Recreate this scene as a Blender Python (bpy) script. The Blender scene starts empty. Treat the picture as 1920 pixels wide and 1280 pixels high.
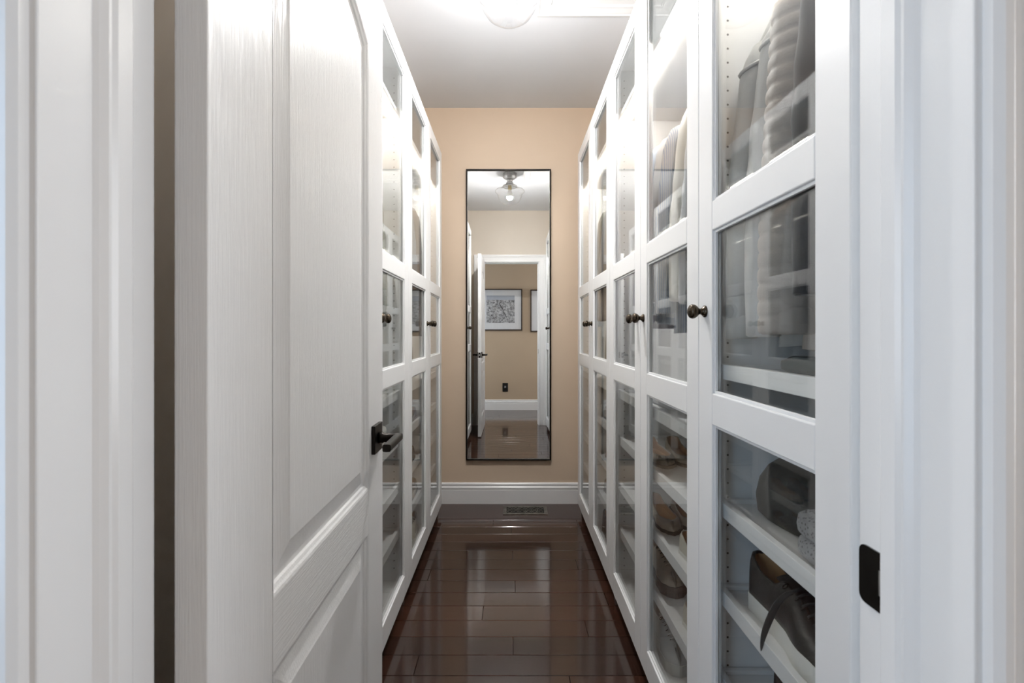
import bpy, bmesh, math, random
from mathutils import Vector, Matrix
random.seed(7)
SC = bpy.context.scene
COL = SC.collection

# ------------------------------------------------------------------ camera
EYE = 1.166
cam_d = bpy.data.cameras.new('camera')
cam = bpy.data.objects.new('camera', cam_d); COL.objects.link(cam)
cam.location = (0, 0, EYE); cam.rotation_euler = (math.pi/2, 0, 0)
cam_d.sensor_width = 36; cam_d.lens = 36*900/1920
cam_d.shift_x = 3/1920; cam_d.shift_y = -17/1920
cam_d.clip_start = 0.02
cam_d.dof.use_dof = True; cam_d.dof.focus_distance = 2.4; cam_d.dof.aperture_fstop = 9
SC.camera = cam

# ------------------------------------------------------------------ world, light, exposure
w = bpy.data.worlds.new('world'); SC.world = w; w.use_nodes = True
w.node_tree.nodes['Background'].inputs[0].default_value = (0.62, 0.78, 1.0, 1)
w.node_tree.nodes['Background'].inputs[1].default_value = 1.0
SC.view_settings.view_transform = 'Standard'; SC.view_settings.look = 'None'
SC.view_settings.exposure = 1.06; SC.view_settings.gamma = 1.0
SC.view_settings.use_curve_mapping = False
YW0 = -0.70   # hall wall behind the camera
LED = 42.0; BULB = 1030.0
def area(name, loc, rot, sx, sy, power, col):
    l = bpy.data.lights.new(name, 'AREA'); l.shape = 'RECTANGLE'; l.size = sx; l.size_y = sy
    l.energy = power; l.color = col
    o = bpy.data.objects.new(name, l); COL.objects.link(o); o.location = loc; o.rotation_euler = rot
    return o
# light for assumed, unseen windows added at both ends of the hall
area('assumed_window_light', (-2.95, -0.17, 1.5), (0, -math.pi/2, 0), 1.5, 0.8, 11, (0.97, 0.98, 1.0))
area('assumed_window_light', (2.35, -0.17, 1.5), (0, math.pi/2, 0), 1.5, 0.8, 11.5, (0.97, 0.98, 1.0))
# bluish light for an assumed, unseen window behind and left of the camera
area('assumed_window_light', (-1.38, YW0-0.13, 1.25), (math.pi/2, 0, 0), 1.0, 1.7, 7.6, (0.52, 0.74, 1.0))
SC.cycles.max_bounces = 9; SC.cycles.diffuse_bounces = 6; SC.cycles.glossy_bounces = 5
SC.cycles.transparent_max_bounces = 40; SC.cycles.transmission_bounces = 8
SC.cycles.sample_clamp_indirect = 6.0; SC.cycles.caustics_reflective = False; SC.cycles.caustics_refractive = False
SC.cycles.blur_glossy = 0.5

# ------------------------------------------------------------------ key dimensions (metres)
H = 2.70            # ceiling
YB = 3.28           # back wall
YE = 0.485          # closet face of the entrance wall
YH = 0.365          # hall face of the entrance wall
YW = -0.70          # hall wall behind
JL, JR = -0.36, 0.353   # jamb faces
XW = 1.06           # closet side walls
FR, FL = 0.437, -0.4425 # front faces of the cabinet doors
OPEN_H = 2.045

# ------------------------------------------------------------------ materials
def new_mat(name):
    m = bpy.data.materials.new(name); m.use_nodes = True
    nt = m.node_tree; b = nt.nodes['Principled BSDF']
    return m, nt, b
def set_in(b, **k):
    for n, v in k.items():
        n = n.replace('_', ' ')
        if n in b.inputs: b.inputs[n].default_value = v
def bump(nt, b, height, strength, dist):
    bp = nt.nodes.new('ShaderNodeBump'); bp.inputs['Strength'].default_value = strength
    bp.inputs['Distance'].default_value = dist
    nt.links.new(height, bp.inputs['Height']); nt.links.new(bp.outputs[0], b.inputs['Normal'])
def coords(nt, scale=(1,1,1), kind='Object', rnd=False):
    tc = nt.nodes.new('ShaderNodeTexCoord'); mp = nt.nodes.new('ShaderNodeMapping')
    mp.inputs['Scale'].default_value = scale
    nt.links.new(tc.outputs[kind], mp.inputs['Vector'])
    if rnd:
        oi = nt.nodes.new('ShaderNodeObjectInfo'); ml = nt.nodes.new('ShaderNodeMath'); ml.operation = 'MULTIPLY'
        ml.inputs[1].default_value = 37.0
        nt.links.new(oi.outputs['Random'], ml.inputs[0]); nt.links.new(ml.outputs[0], mp.inputs['Location'])
    return mp.outputs[0]
def noise(nt, vec, scale, detail=3, rough=0.5):
    n = nt.nodes.new('ShaderNodeTexNoise'); n.inputs['Scale'].default_value = scale
    n.inputs['Detail'].default_value = detail; n.inputs['Roughness'].default_value = rough
    nt.links.new(vec, n.inputs['Vector']); return n.outputs['Fac']
def ramp(nt, fac, stops):
    r = nt.nodes.new('ShaderNodeValToRGB'); e = r.color_ramp.elements
    while len(e) < len(stops): e.new(0.5)
    for i, (p, c) in enumerate(stops):
        e[i].position = p; e[i].color = (*c, 1) if len(c) == 3 else c
    nt.links.new(fac, r.inputs['Fac']); return r.outputs['Color']
def paint(name, col, rough=0.4, nscale=60, nstr=0.05, vary=0.03):
    m, nt, b = new_mat(name); set_in(b, Roughness=rough)
    v = coords(nt); n = noise(nt, v, 3.0)
    c2 = tuple(max(0, x*(1-vary)) for x in col)
    nt.links.new(ramp(nt, n, [(0.3, c2), (0.7, col)]), b.inputs['Base Color'])
    bump(nt, b, noise(nt, v, nscale), nstr, 0.002)
    return m
def fabric(name, col, rough=0.85, wscale=400, dots=None, stripes=None, sheen=0.2):
    m, nt, b = new_mat(name); set_in(b, Roughness=rough, Sheen_Weight=sheen)
    v = coords(nt); n = noise(nt, v, 9.0, 4)
    base = ramp(nt, n, [(0.25, tuple(x*0.78 for x in col)), (0.75, col)])
    if dots:
        vo = nt.nodes.new('ShaderNodeTexVoronoi'); vo.inputs['Scale'].default_value = dots[0]
        nt.links.new(v, vo.inputs['Vector'])
        f = ramp(nt, vo.outputs['Distance'], [(0.22, (1,1,1)), (0.34, (0,0,0))])
        mx = nt.nodes.new('ShaderNodeMixRGB'); nt.links.new(f, mx.inputs['Fac'])
        nt.links.new(base, mx.inputs[1]); mx.inputs[2].default_value = (*dots[1], 1); base = mx.outputs[0]
    if stripes:
        wv = nt.nodes.new('ShaderNodeTexWave'); wv.inputs['Scale'].default_value = stripes[0]
        wv.bands_direction = stripes[2] if len(stripes) > 2 else 'Z'
        nt.links.new(v, wv.inputs['Vector'])
        f = ramp(nt, wv.outputs['Fac'], [(0.7, (0,0,0)), (0.8, (1,1,1))])
        mx = nt.nodes.new('ShaderNodeMixRGB'); nt.links.new(f, mx.inputs['Fac'])
        nt.links.new(base, mx.inputs[1]); mx.inputs[2].default_value = (*stripes[1], 1); base = mx.outputs[0]
    nt.links.new(base, b.inputs['Base Color'])
    bump(nt, b, noise(nt, v, wscale, 2), 0.25, 0.001)
    return m
def leather(name, col, rough=0.38):
    m, nt, b = new_mat(name); set_in(b, Roughness=rough)
    v = coords(nt); n = noise(nt, v, 7.0, 4)
    nt.links.new(ramp(nt, n, [(0.25, tuple(x*0.7 for x in col)), (0.75, col)]), b.inputs['Base Color'])
    vo = nt.nodes.new('ShaderNodeTexVoronoi'); vo.inputs['Scale'].default_value = 260
    nt.links.new(v, vo.inputs['Vector'])
    bump(nt, b, vo.outputs['Distance'], 0.22, 0.001)
    return m
def metal(name, col, rough=0.3, mottled=False):
    m, nt, b = new_mat(name); set_in(b, Metallic=1.0, Roughness=rough)
    v = coords(nt)
    n = noise(nt, v, 90 if mottled else 20, 3)
    nt.links.new(ramp(nt, n, [(0.35, tuple(x*0.6 for x in col)), (0.65, col)]), b.inputs['Base Color'])
    return m
def emit(name, col, strength):
    m, nt, b = new_mat(name); set_in(b, Base_Color=(*col, 1), Emission_Color=(*col, 1), Emission_Strength=strength)
    return m
def clear_glass(name, ior=1.5, tint=(1,1,1), wob=0.0):
    m = bpy.data.materials.new(name); m.use_nodes = True; nt = m.node_tree; nt.nodes.clear()
    out = nt.nodes.new('ShaderNodeOutputMaterial'); mx = nt.nodes.new('ShaderNodeMixShader')
    tr = nt.nodes.new('ShaderNodeBsdfTransparent'); tr.inputs[0].default_value = (*tint, 1)
    gl = nt.nodes.new('ShaderNodeBsdfGlossy'); gl.inputs['Roughness'].default_value = 0.0
    fr = nt.nodes.new('ShaderNodeFresnel'); fr.inputs['IOR'].default_value = ior
    if wob:
        v = coords(nt); bp = nt.nodes.new('ShaderNodeBump'); bp.inputs['Strength'].default_value = wob
        bp.inputs['Distance'].default_value = 0.002
        nt.links.new(noise(nt, v, 6), bp.inputs['Height'])
        nt.links.new(bp.outputs[0], gl.inputs['Normal'])
    geo = nt.nodes.new('ShaderNodeNewGeometry'); mr = nt.nodes.new('ShaderNodeMapRange')   # same reflectance on the inner face
    mr.inputs['To Min'].default_value = ior; mr.inputs['To Max'].default_value = 1/ior
    nt.links.new(geo.outputs['Backfacing'], mr.inputs['Value']); nt.links.new(mr.outputs[0], fr.inputs['IOR'])
    nt.links.new(fr.outputs[0], mx.inputs[0]); nt.links.new(tr.outputs[0], mx.inputs[1]); nt.links.new(gl.outputs[0], mx.inputs[2])
    nt.links.new(mx.outputs[0], out.inputs[0]); return m
def grain(name, scale):
    m, nt, b = new_mat(name); set_in(b, Roughness=0.36, Base_Color=(0.83, 0.835, 0.84, 1))
    v = coords(nt, scale)
    n = noise(nt, v, 1.0, 4, 0.65)
    r = ramp(nt, n, [(0.42, (0,0,0)), (0.56, (1,1,1))])
    bump(nt, b, r, 0.32, 0.0012)
    return m
def plank_mat():
    m, nt, b = new_mat('dark stained hardwood'); set_in(b, Roughness=0.13, IOR=1.5, Coat_Weight=0.35, Coat_Roughness=0.06)
    oi = nt.nodes.new('ShaderNodeObjectInfo')
    v = coords(nt, (2.0, 45, 45), rnd=True)
    n = noise(nt, v, 2.2, 6, 0.6)
    a = ramp(nt, n, [(0.3, (0.024, 0.011, 0.0075)), (0.7, (0.056, 0.025, 0.016))])
    t = ramp(nt, oi.outputs['Random'], [(0.0, (0.72, 0.75, 0.80)), (1.0, (1.25, 1.12, 1.05))])
    mx = nt.nodes.new('ShaderNodeMixRGB'); mx.blend_type = 'MULTIPLY'; mx.inputs[0].default_value = 1
    nt.links.new(a, mx.inputs[1]); nt.links.new(t, mx.inputs[2]); nt.links.new(mx.outputs[0], b.inputs['Base Color'])
    v2 = coords(nt, (3, 14, 14), rnd=True)
    bump(nt, b, noise(nt, v2, 2.0, 3), 0.035, 0.004)
    return m
M = {}
M['trim'] = paint('white trim gloss', (0.83, 0.835, 0.84), 0.27, 35, 0.06)
M['cab'] = paint('white cabinet lacquer', (0.86, 0.87, 0.88), 0.33, 120, 0.015, 0.01)
M['carc'] = paint('white melamine', (0.85, 0.855, 0.855), 0.45, 120, 0.01, 0.01)
M['ceil'] = paint('white ceiling paint', (0.72, 0.735, 0.76), 0.8, 90, 0.06)
M['beige'] = paint('warm beige wall paint', (0.66, 0.525, 0.395), 0.6, 90, 0.06)
M['entr'] = paint('greige wall paint', (0.66, 0.60, 0.52), 0.6, 90, 0.06)
M['hallw'] = paint('tan hall wall paint', (0.50, 0.39, 0.28), 0.6, 90, 0.06)
M['gv'] = grain('white embossed door grain upright', (420, 420, 9))
M['gh'] = grain('white embossed door grain level', (420, 9, 420))
M['plank'] = plank_mat()
M['slab'] = paint('plywood subfloor', (0.012, 0.008, 0.006), 0.7)
M['glass'] = clear_glass('clear door glass', 1.5, (0.985, 0.992, 0.988))
M['globe'] = clear_glass('clear lamp glass', 1.45, (0.99, 0.99, 0.99), 0.3)
M['pglass'] = clear_glass('picture glass', 1.35)
mm, nt, b = new_mat('silvered mirror'); set_in(b, Metallic=1.0, Roughness=0.0, Base_Color=(0.93, 0.935, 0.92, 1)); M['mirror'] = mm
M['black'] = metal('black bronze metal', (0.030, 0.027, 0.025), 0.32)
M['bronze'] = metal('mottled bronze', (0.085, 0.066, 0.048), 0.25, True)
M['chrome'] = metal('polished dark chrome', (0.42, 0.42, 0.43), 0.12)
M['nickel'] = metal('brushed pale nickel', (0.55, 0.55, 0.55), 0.42)
M['vent'] = metal('dark pewter', (0.30, 0.28, 0.25), 0.45)
M['dark'] = paint('dark void', (0.006, 0.006, 0.006), 0.9)
M['hole'] = paint('drilled hole dark', (0.10, 0.09, 0.08), 0.9)
M['led'] = emit('warm white led', (1.0, 0.935, 0.85), LED)
M['bulb'] = emit('lit bulb', (1.0, 0.98, 0.965), BULB)
M['brass'] = metal('bulb brass cap', (0.6, 0.5, 0.3), 0.3)
M['steel'] = metal('brushed steel', (0.6, 0.6, 0.6), 0.3)
M['wframe'] = paint('dark walnut frame', (0.035, 0.02, 0.013), 0.45)
M['mat'] = paint('white picture mat', (0.80, 0.82, 0.86), 0.8)
M['woodhang'] = paint('pale wooden hanger', (0.62, 0.50, 0.36), 0.45)
M['plhang'] = paint('white plastic hanger', (0.78, 0.78, 0.78), 0.4)

# ------------------------------------------------------------------ mesh helpers
class MB:
    def __init__(s): s.v = []; s.f = []; s.sm = []
    def add(s, vs, fs, smooth=False):
        o = len(s.v); s.v += [tuple(v) for v in vs]
        for f in fs: s.f.append(tuple(i+o for i in f)); s.sm.append(smooth)
        return s
    def box(s, x0, x1, y0, y1, z0, z1):
        if x0 > x1: x0, x1 = x1, x0
        if y0 > y1: y0, y1 = y1, y0
        vs = [(x0,y0,z0),(x1,y0,z0),(x1,y1,z0),(x0,y1,z0),(x0,y0,z1),(x1,y0,z1),(x1,y1,z1),(x0,y1,z1)]
        return s.add(vs, [(0,3,2,1),(4,5,6,7),(0,1,5,4),(1,2,6,5),(2,3,7,6),(3,0,4,7)])
    def loft(s, rings, cap0=True, cap1=True, closed=True, smooth=True):
        n = len(rings[0]); vs = [p for r in rings for p in r]; fs = []
        for i in range(len(rings)-1):
            for j in range(n if closed else n-1):
                k = (j+1) % n
                fs.append((i*n+j, i*n+k, (i+1)*n+k, (i+1)*n+j))
        s.add(vs, fs, smooth)
        o = len(s.v)-len(vs)
        if cap0: s.f.append(tuple(o+j for j in range(n))[::-1]); s.sm.append(False)
        if cap1: s.f.append(tuple(o+(len(rings)-1)*n+j for j in range(n))); s.sm.append(False)
        return s
    def lathe(s, prof, c=(0,0,0), axis='Z', n=24, cap0=True, cap1=True):
        rings = []
        for r, h in prof:
            ring = []
            for j in range(n):
                a = 2*math.pi*j/n; p, q = r*math.cos(a), r*math.sin(a)
                ring.append({'Z':(p,q,h),'X':(h,p,q),'Y':(p,h,q)}[axis])
            rings.append([(c[0]+x, c[1]+y, c[2]+z) for x, y, z in ring])
        return s.loft(rings, cap0, cap1)
    def tube(s, pts, rad, n=8, flat=1.0, cap=True):
        pts = [Vector(p) for p in pts]; rings = []
        up = Vector((0,0,1))
        for i, p in enumerate(pts):
            t = (pts[min(i+1,len(pts)-1)]-pts[max(i-1,0)]).normalized()
            a = t.cross(up)
            if a.length < 1e-3: a = t.cross(Vector((0,1,0)))
            a.normalize(); bb = a.cross(t).normalized()
            r = rad[i] if isinstance(rad, (list, tuple)) else rad
            rings.append([tuple(p + a*(r*math.cos(2*math.pi*j/n)) + bb*(r*flat*math.sin(2*math.pi*j/n))) for j in range(n)])
        return s.loft(rings, cap, cap)
    def prism(s, poly, axis, a, b):
        # poly in the two other axes, extruded along axis from a to b
        def P(u, v, t): return {'X':(t,u,v),'Y':(u,t,v),'Z':(u,v,t)}[axis]
        n = len(poly); vs = [P(u,v,a) for u,v in poly]+[P(u,v,b) for u,v in poly]
        fs = [(j,(j+1)%n,n+(j+1)%n,n+j) for j in range(n)]+[tuple(range(n))[::-1], tuple(range(n,2*n))]
        return s.add(vs, fs)
    def build(s, name, mat, parent=None, bevel=0, seg=2, origin=None, sub=0, mats=None):
        o = origin if origin is not None else (world_loc(parent) if parent is not None else (0,0,0))
        me = bpy.data.meshes.new(name)
        me.from_pydata([(x-o[0], y-o[1], z-o[2]) for x,y,z in s.v], [], s.f)
        for p, sm in zip(me.polygons, s.sm): p.use_smooth = sm
        bm = bmesh.new(); bm.from_mesh(me); bmesh.ops.recalc_face_normals(bm, faces=bm.faces); bm.to_mesh(me); bm.free()
        me.materials.append(M[mat] if isinstance(mat, str) else mat)
        ob = bpy.data.objects.new(name, me); COL.objects.link(ob)
        if parent is not None: ob.parent = parent
        else: ob.location = o
        if bevel:
            md = ob.modifiers.new('bevel', 'BEVEL'); md.width = bevel; md.segments = seg; md.limit_method = 'ANGLE'; md.angle_limit = math.radians(40)
            md.harden_normals = False
        if sub:
            md = ob.modifiers.new('sub', 'SUBSURF'); md.levels = sub; md.render_levels = sub
        return ob
WL = {}
def world_loc(o):
    l = Vector((0,0,0))
    while o is not None: l += o.location; o = o.parent
    return l
def empty(name, loc, label=None, cat=None, group=None, kind=None, rz=0):
    o = bpy.data.objects.new(name, None); COL.objects.link(o); o.location = loc; o.empty_display_size = 0.05
    o.rotation_euler.z = rz
    return tag(o, label, cat, group, kind)
def tag(o, label=None, cat=None, group=None, kind=None):
    if label: o['label'] = label
    if cat: o['category'] = cat
    if group: o['group'] = group
    if kind: o['kind'] = kind
    return o
def struct(o, label, cat): return tag(o, label, cat, None, 'structure')

# ------------------------------------------------------------------ the shell
XH0, XH1 = -3.05, 2.45
m = MB(); m.box(XH0, XH1, YW-0.1, YB+0.1, -0.06, -0.012)
floor = struct(m.build('floor', 'slab'), 'dark brown glossy hardwood floor of cross-laid planks', 'floor')

def plank(x0, x1, y0, y1):
    g = 0.0010; c = 0.0008
    x0 += g; x1 -= g; y0 += g; y1 -= g
    zs = -0.012
    v = [(x0,y0,zs),(x1,y0,zs),(x1,y1,zs),(x0,y1,zs),
         (x0,y0,-c),(x1,y0,-c),(x1,y1,-c),(x0,y1,-c),
         (x0+c,y0+c,0),(x1-c,y0+c,0),(x1-c,y1-c,0),(x0+c,y1-c,0)]
    f = [(0,1,5,4),(1,2,6,5),(2,3,7,6),(3,0,4,7),(4,5,9,8),(5,6,10,9),(6,7,11,10),(7,4,8,11),(8,9,10,11)]
    MB().add(v, f).build('plank', 'plank', floor)
PW = 0.104
seams = {}   # visible end joints: row index from the header board -> list of x
rows = []
y = 2.984
rows.append((2.984, YB-0.001))
k = 0
while y > YW:
    y0 = max(y-PW, YW+0.002); rows.append((y0, y)); y = y0; k += 1
    if y0 <= YW+0.003: break
vis = {1: [-0.105, 0.41], 2: [0.005], 4: [], 5: [0.012], 8: [0.022], 10: [-0.115], 12: [0.01], 3: [], 6: [0.335], 7: [-0.39], 9: [0.42], 11: [0.30], 13: [-0.33], 14:[0.2]}
for i, (a, b2) in enumerate(rows):
    closet = b2 > YE
    lo, hi = (-XW, XW) if closet else (XH0, XH1)
    if i == 0: cuts = []
    else:
        cuts = list(vis.get(i, [random.uniform(-0.4, 0.4)]))
        if not cuts: cuts = [random.choice([-0.7, 0.75])]
        if not closet:
            cuts += [cuts[0]-1.2-random.random()*0.3, cuts[0]+1.2+random.random()*0.3]
    xs = [lo] + sorted(c for c in cuts if lo+0.1 < c < hi-0.1) + [hi]
    for p, q in zip(xs, xs[1:]): plank(p, q, a, b2)

m = MB(); m.box(XH0, XH1, YW-0.1, YB+0.1, H, H+0.08)
struct(m.build('ceiling', 'ceil'), 'flat white ceiling', 'ceiling')
m = MB(); m.box(-XW-0.1, XW+0.1, YB, YB+0.1, 0, H)
struct(m.build('wall_back', 'beige'), 'warm beige end wall behind the tall mirror', 'wall')
m = MB(); m.box(-XW-0.1, -XW, YE, YB, 0, H)
struct(m.build('wall_left', 'beige'), 'beige closet side wall behind the left cabinets', 'wall')
m = MB(); m.box(XW, XW+0.1, YE, YB, 0, H)
struct(m.build('wall_right', 'beige'), 'beige closet side wall behind the right cabinets', 'wall')
m = MB(); m.box(XH0, JL-0.02, YH, YE, 0, H); m.box(JR+0.02, XH1, YH, YE, 0, H); m.box(JL-0.02, JR+0.02, YH, YE, OPEN_H+0.02, H)
struct(m.build('wall_front', 'entr'), 'greige entrance wall around the doorway, seen in the mirror', 'wall')
hw0, hw1, hz0, hz1 = -1.92, -0.84, 0.36, 2.16  # opening for the assumed window, out of view
m = MB(); m.box(XH0, hw0, YW-0.1, YW, 0, H); m.box(hw1, XH1, YW-0.1, YW, 0, H); m.box(hw0, hw1, YW-0.1, YW, 0, hz0); m.box(hw0, hw1, YW-0.1, YW, hz1, H)
struct(m.build('wall_hall', 'hallw'), 'tan hall wall with framed pictures, seen in the mirror', 'wall')
# ends of the hall, an assumed, unseen window added in each
for sx, X, nm, lab in ((-1, XH0, 'hall_left', 'hall end wall with assumed window on the left'), (1, XH1, 'hall_right', 'hall end wall with assumed window on the right')):
    x0, x1 = (X-0.1, X) if sx < 0 else (X, X+0.1)
    m = MB(); y0, y1 = YW-0.1, YE
    wy0, wy1, wz0, wz1 = YW+0.10, YH-0.10, 0.72, 2.28
    m.box(x0,x1,y0,wy0,0,H); m.box(x0,x1,wy1,y1,0,H); m.box(x0,x1,wy0,wy1,0,wz0); m.box(x0,x1,wy0,wy1,wz1,H)
    struct(m.build('wall_'+nm, 'hallw'), lab, 'wall')
    m = MB(); xm = (x0+x1)/2; t = 0.025
    m.box(xm-t,xm+t,wy0,wy0+0.05,wz0,wz1); m.box(xm-t,xm+t,wy1-0.05,wy1,wz0,wz1)
    m.box(xm-t,xm+t,wy0,wy1,wz0,wz0+0.05); m.box(xm-t,xm+t,wy0,wy1,wz1-0.05,wz1)
    m.box(xm-0.015,xm+0.015,wy0,wy1,(wz0+wz1)/2-0.02,(wz0+wz1)/2+0.02)
    wn = struct(m.build('assumed_window_1' if sx < 0 else 'assumed_window_2', 'trim', bevel=0.003), 'assumed white framed hall window on the %s' % ('left' if sx < 0 else 'right'), 'window')
    MB().box(xm-0.003,xm+0.003,wy0,wy1,wz0,wz1).build('pane', 'glass', wn)

m = MB(); ym = YW-0.05; t = 0.022
m.box(hw0,hw0+0.05,ym-t,ym+t,hz0,hz1); m.box(hw1-0.05,hw1,ym-t,ym+t,hz0,hz1); m.box(hw0+0.05,hw1-0.05,ym-t,ym+t,hz0,hz0+0.05); m.box(hw0+0.05,hw1-0.05,ym-t,ym+t,hz1-0.05,hz1)
m.box((hw0+hw1)/2-0.02,(hw0+hw1)/2+0.02,ym-0.012,ym+0.012,hz0+0.05,hz1-0.05)
wn = struct(m.build('assumed_window_3', 'trim', bevel=0.003), 'assumed white framed hall window behind and left of the doorway', 'window')  # unseen window, added to let bluish light reach the right cabinets
MB().box(hw0+0.05,hw1-0.05,ym-0.003,ym+0.003,hz0+0.05,hz1-0.05).build('pane', 'glass', wn)

# baseboards ---------------------------------------------------------------
BP = [(0,0),(0.0155,0),(0.0155,0.094),(0.013,0.098),(0.017,0.103),(0.017,0.112),(0.011,0.119),(0.011,0.124),(0.0135,0.128),(0.0135,0.134),(0.009,0.140),(0.004,0.142),(0,0.142)]
def baseboard(name, axis, at, a, b, sgn, label, s=1.0):
    poly = [(at + sgn*u, v*s) for u, v in BP]
    m = MB()
    if axis == 'X': m.prism(poly, 'X', a, b)      # runs along X, poly in (y,z)
    else: m.prism(poly, 'Y', a, b)
    return struct(m.build(name, 'trim'), label, 'baseboard')
baseboard('baseboard_back', 'X', YB, -XW, XW, -1, 'white moulded baseboard under the tall mirror')
baseboard('baseboard_hall', 'X', YW, XH0, XH1, 1, 'white moulded baseboard of the hall wall, seen in the mirror', 1.08)
baseboard('baseboard_left', 'X', YE, -XW, JL-0.105, 1, 'short white baseboard left of the doorway, seen in the mirror')

# door jamb, stops, casings --------------------------------------------------
CP = [(0,0),(0,0.008),(0.005,0.0125),(0.011,0.0125),(0.016,0.009),(0.020,0.009),(0.058,0.0125),(0.063,0.016),(0.069,0.0175),(0.075,0.0155),(0.080,0.0185),(0.089,0.0185),(0.092,0.015),(0.092,0)]
def casing(y, sgn, tag_n, lab):
    # legs and head with mitred corners; profile u outwards from the opening, v proud of the wall
    rev = 0.006; top = OPEN_H + rev; obs = []
    for side, X in ((-1, JL-rev), (1, JR+rev)):
        m = MB(); n = len(CP)
        vs = [(X+side*u, y+sgn*v, 0) for u, v in CP] + [(X+side*u, y+sgn*v, top+u) for u, v in CP]
        fs = [(j,(j+1)%n,n+(j+1)%n,n+j) for j in range(n)]+[tuple(range(n)), tuple(range(n,2*n))]
        m.add(vs, fs); obs.append((m, 'left' if side < 0 else 'right'))
    m = MB(); n = len(CP)
    vs = [(JL-rev-u, y+sgn*v, top+u) for u, v in CP] + [(JR+rev+u, y+sgn*v, top+u) for u, v in CP]
    fs = [(j,(j+1)%n,n+(j+1)%n,n+j) for j in range(n)]+[tuple(range(n)), tuple(range(n,2*n))]
    m.add(vs, fs); obs.append((m, 'head'))
    for m, nm in obs:
        struct(m.build('trim_%d' % tag_n[0], 'trim'), lab[nm], 'trim'); tag_n[0] += 1
cnt = [1]
casing(YH, -1, cnt, {'left':'white moulded casing down the left edge of the photo, hall side', 'right':'white moulded casing down the right edge of the photo, hall side', 'head':'white moulded casing over the doorway, hall side'})
casing(YE, 1, cnt, {'left':'white casing left of the doorway in the mirror, behind the door', 'right':'white casing right of the doorway in the mirror', 'head':'white casing over the doorway in the mirror'})
YS = 0.446   # closet-side edge of the stops
for side, X in ((-1, JL), (1, JR)):
    j = struct(MB().box(X, X+side*0.02, YH, YE, 0, OPEN_H+0.02).build('trim_%d' % cnt[0], 'trim', bevel=0.0015), 'white flat door jamb on the %s' % ('left, beside the hinge gap' if side < 0 else 'right, carrying the strike plate'), 'trim'); cnt[0] += 1
    pl = [(X, YS), (X-side*0.0095, YS), (X-side*0.0105, YS-0.002), (X-side*0.0105, YS-0.018), (X-side*0.008, YS-0.022), (X-side*0.008, YS-0.025), (X-side*0.0035, YS-0.030), (X, YS-0.033)]
    s = MB().prism(pl, 'Z', 0, OPEN_H-0.011).build('door_stop', 'trim', j)
    if side > 0:
        # strike plate let into the jamb
        zc = 0.927; y0, y1 = 0.4455, 0.484
        m = MB(); pts = []
        for (py, pz, a0) in ((y1-0.008, zc+0.0285-0.008, 0), (y0+0.002, zc+0.0285-0.002, 90), (y0+0.002, zc-0.0285+0.002, 180), (y1-0.008, zc-0.0285+0.008, 270)):
            r = 0.008 if py > 0.46 else 0.002
            for k in range(5):
                a = math.radians(a0+22.5*k); pts.append((py+r*math.cos(a), pz+r*math.sin(a)))
        m.prism(pts, 'X', X-0.0016, X+0.0002)
        st = m.build('strike_plate', 'black', j)
        MB().box(X-0.0019, X-0.0015, 0.4456, 0.458, zc-0.012, zc+0.012).build('latch_hole', 'steel', st)
        for dz in (-0.021, 0.021):
            MB().lathe([(0.0036,0),(0.003,0.0012),(0,0.0014)], (0,0,0), 'X', 10).build('screw', 'bronze', st, origin=(0,0,0)).location = (X-0.0016-0.0014, 0.4515, zc+dz)
j = struct(MB().box(JL, JR, YH, YE, OPEN_H, OPEN_H+0.02).build('trim_%d' % cnt[0], 'trim', bevel=0.0015), 'white flat head jamb above the doorway', 'trim'); cnt[0] += 1
MB().box(JL, JR, YS-0.033, YS, OPEN_H-0.0105, OPEN_H).build('door_stop', 'trim', j, bevel=0.003)

# ------------------------------------------------------------------ the open panel door
DW, DH, DT = 0.711, 2.030, 0.035
door = struct(empty('door_1', (-0.354, 0.505, 0.010), rz=math.radians(-0.2)), 'open white two-panel moulded door with wood grain, swung into the closet', 'door')
door.rotation_euler.z = math.radians(0.45)
# local frame: x = 0 (back) .. DT (face to the aisle), y = 0 (hinge) .. DW, z up
SY = 0.142; SZ = 0.120; P1 = (0.697, 1.826-0.010); LR0, LR1 = 0.697, 0.797
PB = 0.20
def part(mb, name, mat, par=door, **k): return mb.build(name, mat, par, origin=(0,0,0), **k)
def arch(t): return 0.060*(1-(2*t-1)**2)
part(MB().box(0, DT, 0, SY, 0, DH), 'stile', 'gv', bevel=0.0015)
part(MB().box(0, DT, DW-SZ, DW, 0, DH), 'stile', 'gv', bevel=0.0015)
part(MB().box(0, DT, SY, DW-SZ, LR0, LR1), 'lock_rail', 'gh')
part(MB().box(0, DT, SY, DW-SZ, 0, PB), 'bottom_rail', 'gh')
zt = 1.816
poly = [(DW-SZ, DH), (SY, DH)] + [(SY+(DW-SY-SZ)*i/16, zt+arch(i/16)) for i in range(17)]
part(MB().prism(poly, 'X', 0, DT), 'top_rail', 'gh')
def panel(z0, z1, arched):
    m = MB()
    prof = [(0,0),(0.004,0.0012),(0.007,0.004),(0.0115,0.0062),(0.014,0.0098),(0.021,0.0105),(0.026,0.0095),(0.052,0.0035),(0.056,0.0022)]
    for side in (1, -1):
        rings = []
        for ins, dep in prof:
            x = DT-dep if side > 0 else dep
            ring = [(x, SY+ins, z0+ins), (x, DW-SZ-ins, z0+ins)]
            if arched:
                for i in range(16, -1, -1):
                    ring.append((x, SY+ins+(DW-SY-SZ-2*ins)*i/16, z1-ins+arch(i/16)))
            else: ring += [(x, DW-SZ-ins, z1-ins), (x, SY+ins, z1-ins)]
            rings.append(ring)
        m.loft(rings, False, True, True, False)
    return m
part(panel(LR1, zt, True), 'upper_panel', 'gv')
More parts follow.
